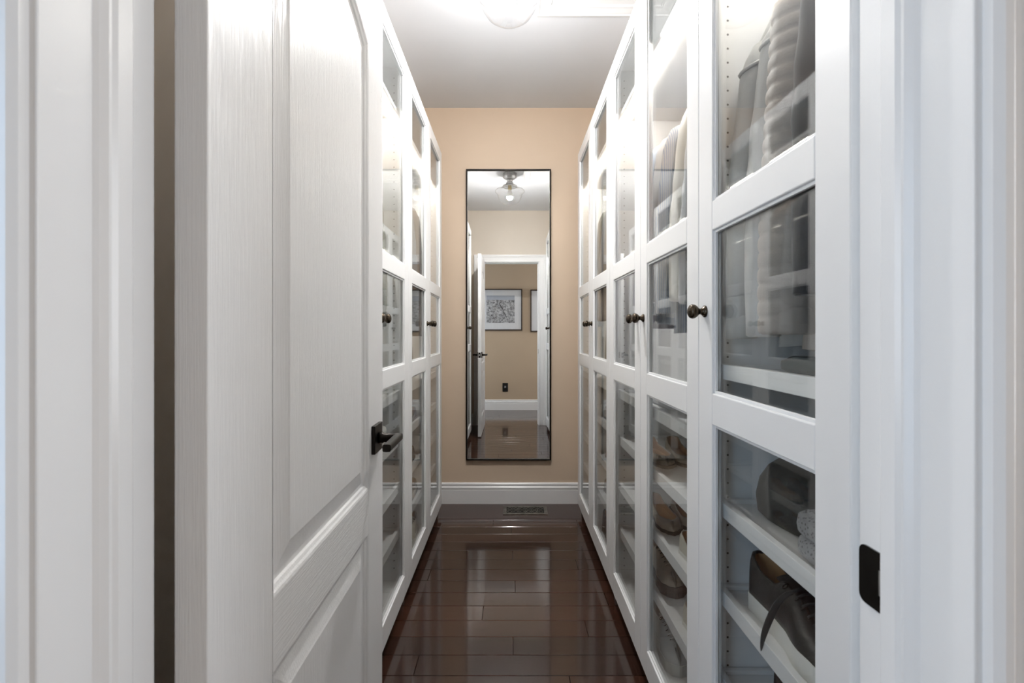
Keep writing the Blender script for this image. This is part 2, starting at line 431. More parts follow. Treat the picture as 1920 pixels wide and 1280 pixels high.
part(panel(PB, LR0, False), 'lower_panel', 'gv')
# lever handle on the aisle side, and its twin on the back
for side in (1, -1):
    def LX(d): return DT+d if side > 0 else -d
    zc, yc = 0.904, DW-0.066
    h = part(MB().box(LX(0), LX(0.009), yc-0.033, yc+0.033, zc-0.033, zc+0.033), 'rosette', 'black', bevel=0.0012)
    tag(h, 'square black rosette of the lever handle')
    neck = MB().lathe([(0.0135,0),(0.0135,0.010),(0.0105,0.013),(0.0105,0.034),(0.0085,0.040),(0.0085,0.05)], (0,0,0), 'X', 20)
    neck.v = [(LX(0.009+x) if True else x, yc+y, zc+z) for x, y, z in neck.v]
    part(neck, 'lever_neck', 'black', h)
    m = MB(); pts = []
    for k in range(16):
        a = 2*math.pi*k/16; cx, cz = math.cos(a), math.sin(a)
        e = 0.5
        pts.append((LX(0.054)+0.0095*abs(cx)**e*(1 if cx > 0 else -1), zc+0.0085*abs(cz)**e*(1 if cz > 0 else -1)))
    m.prism(pts, 'Y', yc-0.108, yc+0.014)
    part(m, 'lever_bar', 'black', h, bevel=0.0015)
part(MB().box(DT/2-0.0127, DT/2+0.0127, DW-0.0005, DW+0.0012, 0.904-0.0285, 0.904+0.0285), 'latch_plate', 'black')
part(MB().box(DT/2-0.006, DT/2+0.006, DW, DW+0.011, 0.904-0.009, 0.904+0.009), 'latch_bolt', 'steel', bevel=0.002)
for zc in (0.22, 1.80):
    part(MB().lathe([(0.006,-0.045),(0.007,-0.044),(0.007,0.044),(0.006,0.045)], (-0.005, -0.006, zc), 'Z', 12), 'hinge', 'black')

# ------------------------------------------------------------------ ceiling lamp
LX0, LY0 = -0.006, 1.90
lamp = empty('ceiling_lamp', (LX0, LY0, H), 'clear glass schoolhouse ceiling lamp with pale metal fitter, lit', 'lamp')
def lp(prof, name, mat, cap0=True, cap1=True, n=40):
    return MB().lathe([(r, z) for r, z in prof], (LX0, LY0, 0), 'Z', n, cap0, cap1).build(name, mat, lamp)
lp([(0.066,2.6995),(0.069,2.690),(0.066,2.676),(0.069,2.672),(0.066,2.660),(0.050,2.648),(0.032,2.640)], 'canopy', 'nickel')
lp([(0.032,2.641),(0.026,2.625),(0.025,2.617),(0.032,2.612),(0.036,2.604),(0.034,2.598),(0.050,2.587),(0.070,2.578),(0.072,2.566),(0.069,2.566),(0.045,2.584),(0.02,2.59)], 'fitter', 'nickel')
lp([(0.0625,2.583),(0.064,2.562),(0.070,2.553),(0.105,2.548),(0.134,2.538),(0.142,2.530),(0.142,2.522),(0.134,2.514),(0.124,2.507),(0.120,2.495),(0.115,2.475),(0.104,2.448),(0.087,2.423),(0.062,2.405),(0.033,2.396),(0.002,2.394)], 'globe', 'globe', False, True)
lp([(0.018,2.588),(0.018,2.545),(0.014,2.538)], 'socket', 'brass')
lp([(0.013,2.546),(0.017,2.53),(0.027,2.502),(0.0305,2.482),(0.0299,2.4715)], 'bulb_light_shield', 'plhang', n=24)  # opaque upper bulb, added and shaped to keep direct light off the ceiling
lp([(0.0298,2.4713),(0.0290,2.4675),(0.0265,2.457),(0.020,2.448),(0.011,2.443),(0.002,2.441)], 'bulb', 'bulb', n=24)

# ------------------------------------------------------------------ attic hatch in the ceiling
hx0, hx1, hy0, hy1 = 0.125, 0.76, 1.66, 2.31
hatch = empty('ceiling_hatch', ((hx0+hx1)/2, (hy0+hy1)/2, H), 'white trimmed ceiling access hatch above the right cabinets', 'hatch')
tw = 0.07; tp = [(0,0.0),(0,0.016),(0.010,0.018),(0.016,0.013),(0.022,0.013),(0.05,0.008),(0.056,0.010),(0.066,0.009),(0.07,0.004),(0.07,0.0)]
def frame_sides(x0, x1, y0, y1, z):
    out = []
    for k in range(4):
        m = MB(); n = len(tp)
        def pt(c, u, v):
            ax = x0+u if c in (0, 3) else x1-u
            ay = y0+u if c in (0, 1) else y1-u
            return (ax, ay, z-v)
        vs = [pt(k, u, v) for u, v in tp]+[pt((k+1) % 4, u, v) for u, v in tp]
        m.add(vs, [(j,(j+1)%n,n+(j+1)%n,n+j) for j in range(n)]); out.append(m)
    return out
for m in frame_sides(hx0, hx1, hy0, hy1, H-0.0002): m.build('hatch_trim', 'trim', hatch)
MB().box(hx0+tw, hx1-tw, hy0+tw, hy1-tw, H-0.005, H-0.0003).build('hatch_panel', 'trim', hatch, bevel=0.001)

# ------------------------------------------------------------------ mirror on the end wall
mx0, mx1, mz0, mz1 = -0.301, 0.2755, 0.298, 2.274
mir = empty('wall_mirror', ((mx0+mx1)/2, YB, mz0), 'tall narrow mirror in a thin dark metal frame on the beige end wall', 'mirror')
fw = 0.009; yf0, yf1 = YB-0.026, YB-0.001
MB().box(mx0, mx0+fw, yf0, yf1, mz0, mz1).build('frame_side', 'black', mir, bevel=0.0015)
MB().box(mx1-fw, mx1, yf0, yf1, mz0, mz1).build('frame_side', 'black', mir, bevel=0.0015)
MB().box(mx0+fw, mx1-fw, yf0, yf1, mz1-fw, mz1).build('frame_top', 'black', mir, bevel=0.0015)
MB().box(mx0+fw, mx1-fw, yf0, yf1, mz0, mz0+fw).build('frame_bottom', 'black', mir, bevel=0.0015)
MB().box(mx0+fw, mx1-fw, YB-0.014, YB-0.008, mz0+fw, mz1-fw).build('mirror_glass', 'mirror', mir)
MB().box(mx0+fw, mx1-fw, YB-0.0078, YB-0.001, mz0+fw, mz1-fw).build('backing_board', 'dark', mir)

# ------------------------------------------------------------------ floor register
vx0, vx1, vy0, vy1 = -0.047, 0.240, 3.070, 3.215
vent = empty('floor_register', ((vx0+vx1)/2, (vy0+vy1)/2, 0.0), 'dark metal floor register with pierced lattice before the baseboard', 'vent')
m = MB(); b_ = 0.022; zz = 0.0055
m.box(vx0, vx1, vy0, vy0+b_, 0.0003, zz); m.box(vx0, vx1, vy1-b_, vy1, 0.0003, zz)
m.box(vx0, vx0+b_, vy0+b_, vy1-b_, 0.0003, zz); m.box(vx1-b_, vx1, vy0+b_, vy1-b_, 0.0003, zz)
m.build('rim', 'vent', vent, bevel=0.002)
MB().box(vx0+0.01, vx1-0.01, vy0+0.01, vy1-0.01, 0.0002, 0.0009).build('duct_shade_sheet', 'dark', vent)  # thin near-black sheet, its colour stands in for shade inside the duct
gx0, gx1, gy0, gy1 = vx0+b_, vx1-b_, vy0+b_, vy1-b_
nx = 6; cw = (gx1-gx0)/nx
for i in range(nx+1):
    x = gx0+cw*i
    if 0 < i < nx: MB().box(x-0.002, x+0.002, gy0, gy1, 0.001, 0.0048).build('lattice_bar', 'vent', vent)
MB().box(gx0, gx1, (gy0+gy1)/2-0.002, (gy0+gy1)/2+0.002, 0.001, 0.0046).build('lattice_bar', 'vent', vent)
for i in range(nx):
    for jj in range(2):
        cx = gx0+cw*(i+0.5); cy = gy0+(gy1-gy0)*(0.25+0.5*jj); ring = []
        R, r = cw*0.40, cw*0.27
        vs = []
        for k in range(16):
            a = 2*math.pi*k/16; vs += [(cx+R*math.cos(a), cy+R*math.sin(a), 0.0044), (cx+r*math.cos(a), cy+r*math.sin(a), 0.0044)]
        vs += [(x, y, 0.001) for x, y, z in vs]
        fs = []
        for k in range(16):
            q = (k+1) % 16
            fs += [(2*k,2*q,2*q+1,2*k+1), (2*k,2*q,32+2*q,32+2*k), (2*k+1,2*q+1,32+2*q+1,32+2*k+1)]
        MB().add(vs, fs).build('lattice_ring', 'vent', vent)

# ------------------------------------------------------------------ cabinets
ZT = 2.325; ZD0, ZD1 = 0.058, 2.318
PANES = [(0.145, 0.966), (1.034, 1.387), (1.450, 2.246)]
ST = 0.073
DPTH = 0.575
SHELF_Z = 2.088
BARS = [0.920, 0.722, 0.525, 0.332]
def sbox(m, s, a, b, y0, y1, z0, z1):
    """box with depth measured from the aisle: a..b is |x|"""
    return m.box(s*a, s*b, y0, y1, z0, z1)
KNOB = [(0.0135,0),(0.0135,0.003),(0.0095,0.006),(0.0065,0.011),(0.007,0.014),(0.012,0.019),(0.0155,0.024),(0.0165,0.029),(0.0145,0.034),(0.0095,0.0375),(0.004,0.039),(0.0005,0.0393)]
def cab_door(cab, s, F, y0, y1, knob_y, holes=None):
    g = 0.0016; y0 += g; y1 -= g; t = 0.020
    m = MB()
    sbox(m, s, F, F+t, y0, y0+ST, ZD0, ZD1); sbox(m, s, F, F+t, y1-ST, y1, ZD0, ZD1)
    edges = [ZD0] + [z for p in PANES for z in p] + [ZD1]
    for i in range(0, len(edges), 2): sbox(m, s, F, F+t, y0+ST, y1-ST, edges[i], edges[i+1])
    d = m.build('door', 'cab', cab, bevel=0.0022)
    for (a, b) in PANES:
        bw = 0.006
        m = MB(); c, e = F+0.005, F+0.011
        ya, yb = y0+ST, y1-ST
        sbox(m, s, c, e, ya, ya+bw, a, b); sbox(m, s, c, e, yb-bw, yb, a, b)
        sbox(m, s, c, e, ya+bw, yb-bw, a, a+bw); sbox(m, s, c, e, ya+bw, yb-bw, b-bw, b)
        m.build('glazing_bead', 'cab', d, bevel=0.001)
        m = MB(); sbox(m, s, F+0.0115, F+0.0155, ya+0.0005, yb-0.0005, a+0.0005, b-0.0005); m.build('glass_pane', 'glass', d)
    m = MB().lathe(KNOB, (0,0,0), 'X', 20)
    m.v = [(s*(F-x), knob_y+y, 1.213+z) for x, y, z in m.v]
    tag(m.build('knob', 'bronze', d), 'dark bronze round knob')
    return d
def tray(cab, s, F, y0, y1, ztop, fh=0.036):
    fr = F+0.030; FD = fh-0.02
    m = MB()
    sbox(m, s, fr, fr+0.014, y0, y1, ztop-fh, ztop)
    sbox(m, s, fr+0.014, F+DPTH-0.02, y0, y1, ztop-FD-0.010, ztop-FD)
    sbox(m, s, fr+0.014, F+DPTH-0.02, y0, y0+0.012, ztop-FD, ztop-0.004)
    sbox(m, s, fr+0.014, F+DPTH-0.02, y1-0.012, y1, ztop-FD, ztop-0.004)
    sbox(m, s, F+DPTH-0.034, F+DPTH-0.02, y0+0.012, y1-0.012, ztop-FD, ztop-0.004)
    return m.build('pull_out_tray', 'carc', cab, bevel=0.0012)
def cabinet(name, s, F, y0, y1, doors, knobs, bars, label, fh=0.036):
    cab = empty(name, (s*(F+DPTH/2), (y0+y1)/2, 0), label, 'cabinet', 'white glass-door wardrobe cabinets')
    a, b = F+0.0225, F+DPTH
    t = 0.018
    for nm, ya, yb in (('near', y0+0.0005, y0+t), ('far', y1-t, y1-0.0005)):
        m = MB(); sbox(m, s, a, b, ya, yb, 0.0, ZT)
        sp = m.build('side_panel', 'carc', cab, bevel=0.0008)
        yy = ya-0.0004 if nm == 'far' else yb+0.0004
        m = MB()
        for col in (a+0.037, b-0.06):
            z = 0.15
            while z < ZT-0.06:
                if abs(z-SHELF_Z) > 0.02:
                    vs = [(s*(col+0.0026*math.cos(k*math.pi/4)), yy, z+0.0026*math.sin(k*math.pi/4)) for k in range(8)]
                    m.add(vs, [tuple(range(8))])
                z += 0.032
        h = m.build('pin_holes', 'hole', sp); h['kind'] = 'stuff'
    m = MB(); sbox(m, s, b, b+0.005, y0, y1, 0.06, ZT); m.build('back_panel', 'carc', cab)
    m = MB(); sbox(m, s, a, b, y0+t, y1-t, ZT-t, ZT); m.build('top_panel', 'carc', cab)
    m = MB(); sbox(m, s, a, b, y0+t, y1-t, 0.075, 0.093); m.build('bottom_panel', 'carc', cab)
    m = MB(); sbox(m, s, a+0.03, a+0.046, y0+t, y1-t, 0.0, 0.0748); m.build('plinth', 'carc', cab)
    m = MB(); sbox(m, s, a+0.012, b, y0+t, y1-t, SHELF_Z, SHELF_Z+0.018); m.build('shelf', 'carc', cab, bevel=0.001)
    m = MB(); sbox(m, s, a+0.038, a+0.052, y0+t+0.02, y1-t-0.02, SHELF_Z-0.006, SHELF_Z-0.0003); m.build('led_strip', 'led', cab)
    m = MB().tube([(s*(F+0.305), y0+t, 2.035), (s*(F+0.305), y1-t, 2.035)], 0.0125, 12); m.build('hanging_rail', 'steel', cab)
    for zt_ in bars: tray(cab, s, F, y0+t+0.004, y1-t-0.004, zt_, fh)
    for (da, db), ky in zip(doors, knobs): cab_door(cab, s, F, da, db, ky)
    return cab
RB = [3.110, 2.610, 2.112, 1.614, 1.115, 0.615]
LB = [3.090, 2.590, 2.088, 1.588, 1.090]
def pair(name, s, F, ya, ym, yb, label):   # ya far, yb near
    return cabinet(name, s, F, yb, ya, [(ym, ya), (yb, ym)], [ym+ST/2+0.002, ym-ST/2-0.002], BARS, label)
aF = abs(FL)
cabA = pair('wardrobe_cabinet', 1, FR, RB[0], RB[1], RB[2], 'white glass double-door cabinet on the right, farthest, beside the mirror wall')
cabB = pair('wardrobe_cabinet', 1, FR, RB[2], RB[3], RB[4], 'white glass double-door cabinet in the middle of the right row, full of pale shirts')
cabC = cabinet('wardrobe_cabinet', 1, FR, RB[5], RB[4], [(RB[5], RB[4])], [RB[4]-ST/2-0.002], [1.096, 0.792, 0.598, 0.408], 'white single glass-door cabinet nearest the doorway, with leather jackets and black sneaker', 0.033)
cabD = pair('wardrobe_cabinet', -1, aF, LB[0], LB[1], LB[2], 'white glass double-door cabinet on the left, farthest, beside the mirror wall')
cabE = pair('wardrobe_cabinet', -1, aF, LB[2], LB[3], LB[4], 'white glass double-door cabinet on the left, partly hidden by the open door')
# fillers beside the near ends
m = MB(); m.box(FR+0.012, FR+0.03, YE+0.02, RB[5]-0.001, 0, ZT)
struct(m.build('trim_%d' % cnt[0], 'cab', bevel=0.001), 'white filler strip between the doorway and the right cabinets', 'trim'); cnt[0] += 1


# ------------------------------------------------------------------ clothes
FAB = {
 'leather_black': leather('dark grey leather', (0.42, 0.425, 0.42), 0.36),
 'leather_grey': leather('grey soft leather', (0.55, 0.555, 0.55), 0.42),
 'leather_taupe': leather('taupe quilted leather', (0.44, 0.40, 0.365), 0.56),
 'charcoal': fabric('charcoal wool', (0.06, 0.06, 0.065)),
 'brown': fabric('brown wool', (0.13, 0.085, 0.055)),
 'white': fabric('white cotton', (0.80, 0.80, 0.80)),
 'ivory': fabric('ivory silk', (0.74, 0.71, 0.65), 0.5),
 'paleblue': fabric('pale blue cotton', (0.48, 0.54, 0.64)),
 'lilac': fabric('pale lilac cotton', (0.60, 0.58, 0.66)),
 'dots': fabric('white cloth with grey dots', (0.76, 0.76, 0.76), dots=(70, (0.20,0.20,0.22))),
 'tweed': fabric('grey tweed', (0.36, 0.36, 0.37), dots=(150, (0.10,0.10,0.10))),
 'grey': fabric('mid grey cotton', (0.30, 0.30, 0.31)),
 'lightgrey': fabric('light grey cotton', (0.56, 0.57, 0.60)),
 'slate': fabric('slate blue cotton', (0.10, 0.14, 0.19)),
 'pink': fabric('salmon pink cotton', (0.70, 0.36, 0.32)),
 'olive': fabric('olive grey linen', (0.22, 0.22, 0.18)),
 'taupe': fabric('taupe wool', (0.26, 0.21, 0.175)),
 'sage': fabric('sage grey knit', (0.30, 0.31, 0.28)),
 'teal': fabric('dark teal wool', (0.03, 0.065, 0.07)),
 'stripe': fabric('white cloth with fine blue stripes', (0.74, 0.75, 0.78), stripes=(60, (0.35,0.42,0.58), 'X')),
 'lace': fabric('white lace', (0.78, 0.78, 0.76), dots=(55, (0.45,0.45,0.44))),
}
def sgnpow(v, e): return math.copysign(abs(v)**e, v)
def garment(name, label, cat, s, F, y, mat, length=0.82, w=0.235, th=0.026, drop=0.165, sleeve=0.60, quilt=False, collar=True, seam=False, flare=0.0, sl_fl=0.042, sr=1.0, group='clothes hanging in the cabinets', hang='plhang', hlabel=None, seed=0):
    rnd = random.Random(seed*13+5)
    cx = s*(F+0.305); top = 1.972
    g = empty(name, (cx, y, top), label, cat, group)
    mat = FAB[mat]
    ph = rnd.uniform(0, 6); N = 40
    # body: rings from neck to hem
    prof = [(0.0, 0.052, 0.9), (-0.012, 0.075, 0.95), (-0.05, 0.115, 1.0), (-0.10, 0.165, 1.0), (-drop, w-0.012, 1.05), (-drop-0.05, w-0.020, 1.15)]
    nz = 14
    for i in range(1, nz+1):
        q = i/nz; z = -drop-0.05-(length-drop-0.05)*q
        prof.append((z, (w-0.022)+flare*q-0.012*math.sin(q*math.pi), 1.15+0.25*q))
    rings = []
    for z, ww, tt in prof:
        ring = []
        fa = max(0, min(1, (-z-0.12)/0.4))
        for j in range(N):
            a = 2*math.pi*j/N; c, si = math.cos(a), math.sin(a)
            x = ww*sgnpow(c, 0.85); yy = th*tt*sgnpow(si, 0.8)
            yy += fa*0.006*math.sin(x*48+ph+z*2) + fa*0.003*math.sin(x*95+ph*2-z*5)
            zz = z - (0.010*math.sin(x*14+ph) if z <= -length+0.001 else 0)
            ring.append((cx+x, y+yy, top+zz))
        rings.append(ring)
    body = MB().loft(rings, True, True).build('body', mat, g)
    if collar:
        MB().tube([(cx+0.062*math.cos(a), y+0.024*math.sin(a), top+0.004+0.012*math.sin(a)) for a in [2*math.pi*k/20 for k in range(21)]], 0.0125, 8, cap=False).build('collar', mat, g)
    if sleeve:
        for sd in (-1, 1):
            pts = []; rad = []
            n = 133 if quilt else 26
            for i in range(n):
                q = i/(n-1)
                sx = w-0.034 + sl_fl*math.sin(min(1, q*1.15)*math.pi/2)
                sz = -drop+0.022 - sleeve*q
                yy = 0.006*math.sin(q*5+ph)
                r = sr*(0.046-0.010*q)*(0.62+0.38*min(1, (q/0.08)**0.5 if q > 0 else 0))
                if quilt: r *= 0.955+0.06*abs(math.sin(q*math.pi*22))**0.5
                else: r *= 1+0.05*math.sin(q*38+ph*3)*math.exp(-((q-0.5)/0.22)**2)+0.02*math.sin(q*17+ph)
                pts.append((cx+sd*sx, y-0.012+yy, top+sz)); rad.append(r)
            # keep rings horizontal so the sleeve hangs as a flattened tube
            rings = []
            for (px, py, pz), r in zip(pts, rad):
                rings.append([(px+r*0.92*math.cos(2*math.pi*k/18), py+r*0.72*math.sin(2*math.pi*k/18), pz+ (0.35*r*math.cos(2*math.pi*k/18)*-sd if pz > top-drop-0.03 else 0)) for k in range(18)])
            sl = MB().loft(rings, True, True).build('sleeve', mat, g)
            if seam:
                i = 2; px, py, pz = pts[i]; r = rad[i]
                MB().tube([(px+r*0.97*math.cos(2*math.pi*k/20), py+r*0.78*math.sin(2*math.pi*k/20), pz-0.35*r*math.cos(2*math.pi*k/20)*sd) for k in range(21)], 0.0042, 6, cap=False).build('shoulder_seam', mat, sl)
            px, py, pz = pts[-1]; r = rad[-1]
            MB().lathe([(r*0.80,0.0),(r*0.86,0.006),(r*0.86,0.045),(r*0.80,0.05)], (px, py, pz-0.002), 'Z', 16).build('cuff', mat, sl)
    # the hanger: hook over the rail and shoulder bar inside the garment
    hg = empty('clothes_hanger', (cx, y, top), hlabel or ('hanger holding the ' + label.split(' hanging')[0])[:110], 'hanger', 'hangers on the cabinet rails')
    hk = [(cx, y, top-0.02), (cx, y, top+0.030)]
    for k in range(9):
        a = -math.pi/2 + math.pi*1.25*k/8
        hk.append((cx+0.0165*math.cos(a), y, 2.035+0.0005+0.0165*math.sin(a)))
    MB().tube(hk, 0.0019, 6).build('hook', 'steel', hg)
    MB().tube([(cx-0.15, y, top-0.118), (cx-0.09, y, top-0.062), (cx, y, top-0.022), (cx+0.09, y, top-0.062), (cx+0.15, y, top-0.118)], 0.006, 8).build('shoulder_bar', hang, hg)
    return g
sd = [0]
def G(*a, **k):
    sd[0] += 1; return garment(*a, seed=sd[0], **k)
# nearest right cabinet: jackets
gC = dict(s=1, F=FR)
G('leather_jacket', 'dark grey leather jacket hanging farthest back in the nearest right cabinet', 'jacket', y=1.045, mat='leather_black', length=0.82, seam=True, w=0.224, drop=0.20, th=0.022, sleeve=0.64, sl_fl=0.055, **gC)
G('leather_jacket', 'soft grey leather jacket hanging between dark grey and quilted jackets', 'jacket', y=0.972, mat='leather_grey', length=0.84, seam=True, w=0.218, drop=0.185, th=0.022, sleeve=0.65, sl_fl=0.055, **gC)
G('quilted_jacket', 'taupe leather jacket with ribbed quilted sleeves, nearest right cabinet', 'jacket', y=0.890, mat='leather_taupe', length=0.84, quilt=True, w=0.222, drop=0.17, th=0.03, sleeve=0.66, sl_fl=0.045, sr=1.5, **gC)
G('wool_coat', 'charcoal wool coat hanging behind the quilted jacket', 'coat', y=0.800, mat='charcoal', length=0.86, w=0.238, th=0.03, **gC)
G('wool_coat', 'brown wool coat hanging closest to the doorway', 'coat', y=0.715, mat='brown', length=0.86, w=0.236, th=0.03, **gC)
# middle right cabinet: shirts
rows_B = [
 (1.175,'blouse','white blouse with grey dots, nearest of the shirts in middle right cabinet','blouse','dots',0.88,0.215,0.55),
 (1.235,'shirt','crisp white shirt with long tail, middle right cabinet','shirt','white',0.80,0.228,0.58),
 (1.295,'jacket','grey tweed jacket among white shirts in middle right cabinet','jacket','tweed',0.72,0.232,0.56),
 (1.352,'shirt','light grey shirt beside the tweed jacket, middle right cabinet','shirt','lightgrey',0.80,0.228,0.58),
 (1.410,'blouse','ivory silk blouse with collar, middle right cabinet','blouse','ivory',0.78,0.236,0.57),
 (1.462,'shirt','salmon pink shirt peeking between pale shirts','shirt','pink',0.70,0.208,0.45),
 (1.512,'shirt','slate blue shirt between pale shirts, middle right cabinet','shirt','slate',0.80,0.210,0.55),
 (1.566,'shirt','white shirt with fine blue stripes, middle right cabinet','shirt','stripe',0.80,0.232,0.60),
 (1.640,'shirt','plain white shirt behind the far glass door, middle right cabinet','shirt','white',0.76,0.232,0.56),
 (1.715,'shirt','pale blue shirt in far half of middle right cabinet','shirt','paleblue',0.78,0.240,0.60),
 (1.790,'shirt','pale lilac shirt, farthest one in middle right cabinet','shirt','lilac',0.80,0.246,0.62)]
for (yy, nm, lab, cat, mt, ln, ww, slv) in rows_B: G(nm, lab, cat, s=1, F=FR, y=yy, mat=mt, length=ln, w=ww, sleeve=slv, th=0.018)
rows_A = [
 (2.22,'cardigan','sage grey knit cardigan in far right cabinet, nearest one','cardigan','sage',0.85,0.235,0.6),
 (2.32,'dress','olive grey linen dress in far right cabinet','dress','olive',0.98,0.22,0.5),
 (2.42,'cardigan','taupe wool cardigan in far right cabinet','cardigan','taupe',0.88,0.24,0.6),
 (2.53,'shirt','mid grey shirt in far right cabinet','shirt','grey',0.84,0.24,0.6),
 (2.64,'dress','sage dress hanging farthest in far right cabinet','dress','sage',0.95,0.246,0.6)]
for (yy, nm, lab, cat, mt, ln, ww, slv) in rows_A: G(nm, lab, cat, s=1, F=FR, y=yy, mat=mt, length=ln, w=ww, sleeve=slv, th=0.022)
rows_D = [
 (2.20,'shirt','white shirt hanging nearest in far left cabinet','shirt','white',0.80,0.225,0.55),
 (2.31,'coat','charcoal coat hanging in far left cabinet','coat','charcoal',0.95,0.235,0.62),
 (2.43,'coat','long mid grey coat in far left cabinet beside the taupe one','coat','grey',0.98,0.243,0.66),
 (2.56,'coat','taupe wool coat hanging behind the far left glass','coat','taupe',0.96,0.250,0.68)]
for (yy, nm, lab, cat, mt, ln, ww, slv) in rows_D: G(nm, lab, cat, s=-1, F=aF, y=yy, mat=mt, length=ln, w=ww, sleeve=slv, th=0.026)
rows_E = [
 (1.18,'jacket','charcoal jacket nearest the door in left cabinet','jacket','charcoal',0.80,0.235,0.6),
 (1.30,'shirt','light grey shirt in left cabinet by the door','shirt','lightgrey',0.80,0.23,0.6),
 (1.42,'jacket','grey tweed jacket in left cabinet by the door','jacket','tweed',0.80,0.238,0.6),
 (1.54,'shirt','white shirt in left cabinet by the door','shirt','white',0.80,0.235,0.58),
 (1.66,'dress','mid grey dress in left cabinet by the door','dress','grey',0.92,0.243,0.6),
 (1.78,'coat','olive grey coat, farthest in left cabinet by the door','coat','olive',0.86,0.250,0.64)]
for (yy, nm, lab, cat, mt, ln, ww, slv) in rows_E: G(nm, lab, cat, s=-1, F=aF, y=yy, mat=mt, length=ln, w=ww, sleeve=slv, th=0.024)

# ------------------------------------------------------------------ shoes
SM = {
 'blk': leather('black sneaker leather', (0.030, 0.029, 0.027), 0.36),
 'tan': leather('tan shoe lining', (0.62, 0.37, 0.18), 0.6),
 'sole': paint('white rubber sole', (0.74, 0.73, 0.69), 0.5),
 'lace': fabric('black shoelace', (0.02, 0.02, 0.02)),
 'nude': leather('nude leather', (0.46, 0.38, 0.29), 0.4),
 'cream': leather('cream leather', (0.66, 0.62, 0.53), 0.42),
 'dksole': paint('dark rubber sole', (0.03, 0.025, 0.02), 0.6),
 'brn': leather('dark brown leather', (0.07, 0.040, 0.026), 0.36),
 'dkgrey': leather('dark grey suede', (0.045, 0.043, 0.040), 0.75),
 'grey': leather('grey suede', (0.20, 0.20, 0.20), 0.8),
 'wht': leather('white sneaker leather', (0.72, 0.72, 0.70), 0.4),
}
def lerp_tab(tab, q):
    for (a, va), (b, vb) in zip(tab, tab[1:]):
        if q <= b: 
            t = (q-a)/(b-a) if b > a else 0; t = t*t*(3-2*t)
            return va+(vb-va)*t
    return tab[-1][1]
def shoe(name, label, loc, rz, upper, sole, lining, kind='sneaker', L=0.285, group='shoes on the pull-out trays', mirror=1, detail=False):
    """heel at local y=0, toe at y=L; x across; built standing on z=0"""
    o = empty(name, loc, label, 'shoe', group, rz=rz)
    if kind == 'sneaker':
        wt = [(0,0.0),(0.035,0.020),(0.10,0.0325),(0.30,0.034),(0.50,0.037),(0.70,0.0455),(0.85,0.040),(0.95,0.024),(1,0.0)]
        zt = [(0,0.108),(0.06,0.111),(0.20,0.092),(0.34,0.090),(0.45,0.108),(0.52,0.103),(0.72,0.070),(0.88,0.056),(0.96,0.048),(1,0.036)]
        ot = [(0,0.0),(0.03,0.014),(0.10,0.026),(0.25,0.030),(0.40,0.025),(0.56,0.014),(0.68,0.010),(0.74,0.0),(1,0.0)]
        sh = 0.034
    else:
        wt = [(0,0.0),(0.035,0.018),(0.10,0.028),(0.30,0.028),(0.50,0.033),(0.70,0.041),(0.85,0.034),(0.95,0.017),(1,0.0)]
        zt = [(0,0.060),(0.06,0.060),(0.25,0.042),(0.50,0.034),(0.70,0.033),(0.85,0.034),(0.95,0.026),(1,0.016)]
        ot = [(0,0.0),(0.03,0.012),(0.10,0.021),(0.30,0.0235),(0.50,0.027),(0.66,0.030),(0.78,0.018),(0.83,0.0),(1,0.0)]
        sh = 0.010
    NS = 44; NV = 9
    def q_of(i): return 0.5-0.5*math.cos(math.pi*i/(NS-1))
    def bend(q): return mirror*0.010*math.sin(q*math.pi)*0.8
    def shell(off, qmax, zoff=0.0):
        m = MB()
        for side in (-1, 1):
            rings = []
            for i in range(NS):
                q = q_of(i)
                if q > qmax: break
                w_ = max(lerp_tab(wt, q)-off, 0.0); z1 = lerp_tab(zt, q)-off*0.4; op = min(max(lerp_tab(ot, q), 0.0), w_)
                yy = off + (L-2*off)*q; ring = []
                for v in range(NV):
                    a = (v/(NV-1))*math.pi/2
                    if op > 0:  # straighter walls where the shoe is open
                        f = v/(NV-1); x = w_*(1-f**2.2)+op*f**2.2; z = sh-0.004+(z1-sh+0.004)*math.sin(a)**0.9
                    else:
                        x = w_*math.cos(a)**0.75; z = sh-0.004+(z1-sh+0.004)*math.sin(a)**0.9
                    ring.append((side*x+bend(q), yy, z+zoff))
                rings.append(ring)
            m.loft(rings, False, False, False, True)
        return m
    up = shell(0.0, 1.0).build('upper', upper, o, origin=(0,0,0))
    md = up.modifiers.new('weld', 'WELD'); md.merge_threshold = 0.0005
    md = up.modifiers.new('thick', 'SOLIDIFY'); md.thickness = 0.0022; md.offset = -1
    ln = shell(0.0030, 0.72).build('lining', lining, o, origin=(0,0,0))
    md = ln.modifiers.new('weld', 'WELD'); md.merge_threshold = 0.0005
    if kind == 'sneaker':
        edge = []
        for side in (1, -1):
            qs_ = [0.46*k/22 for k in range(23)]
            seg = [(bend(q)+side*min(max(lerp_tab(ot, q), 0), lerp_tab(wt, q)), L*q, lerp_tab(zt, q)) for q in qs_]
            edge = (seg[::-1] + edge) if side > 0 else (edge + seg[1:])
        MB().tube(edge, 0.0034, 8).build('collar_roll', upper, o, origin=(0,0,0))
    # sole
    pts = []
    for i in range(NS):
        q = q_of(i); pts.append((lerp_tab(wt, q)+0.0035+bend(q), -0.003+(L+0.006)*q))
    for i in range(NS-2, 0, -1):
        q = q_of(i); pts.append((-(lerp_tab(wt, q)+0.0035)+bend(q), -0.003+(L+0.006)*q))
    m = MB()
    m.prism(pts, 'Z', 0.0005, sh+0.002)
    m.build('sole', sole, o, origin=(0,0,0), bevel=0.003)
    ins = [(0.84*(x-bend(0))+0, 0.008+(L-0.016)*((yv+0.003)/(L+0.006))) for x, yv in pts]
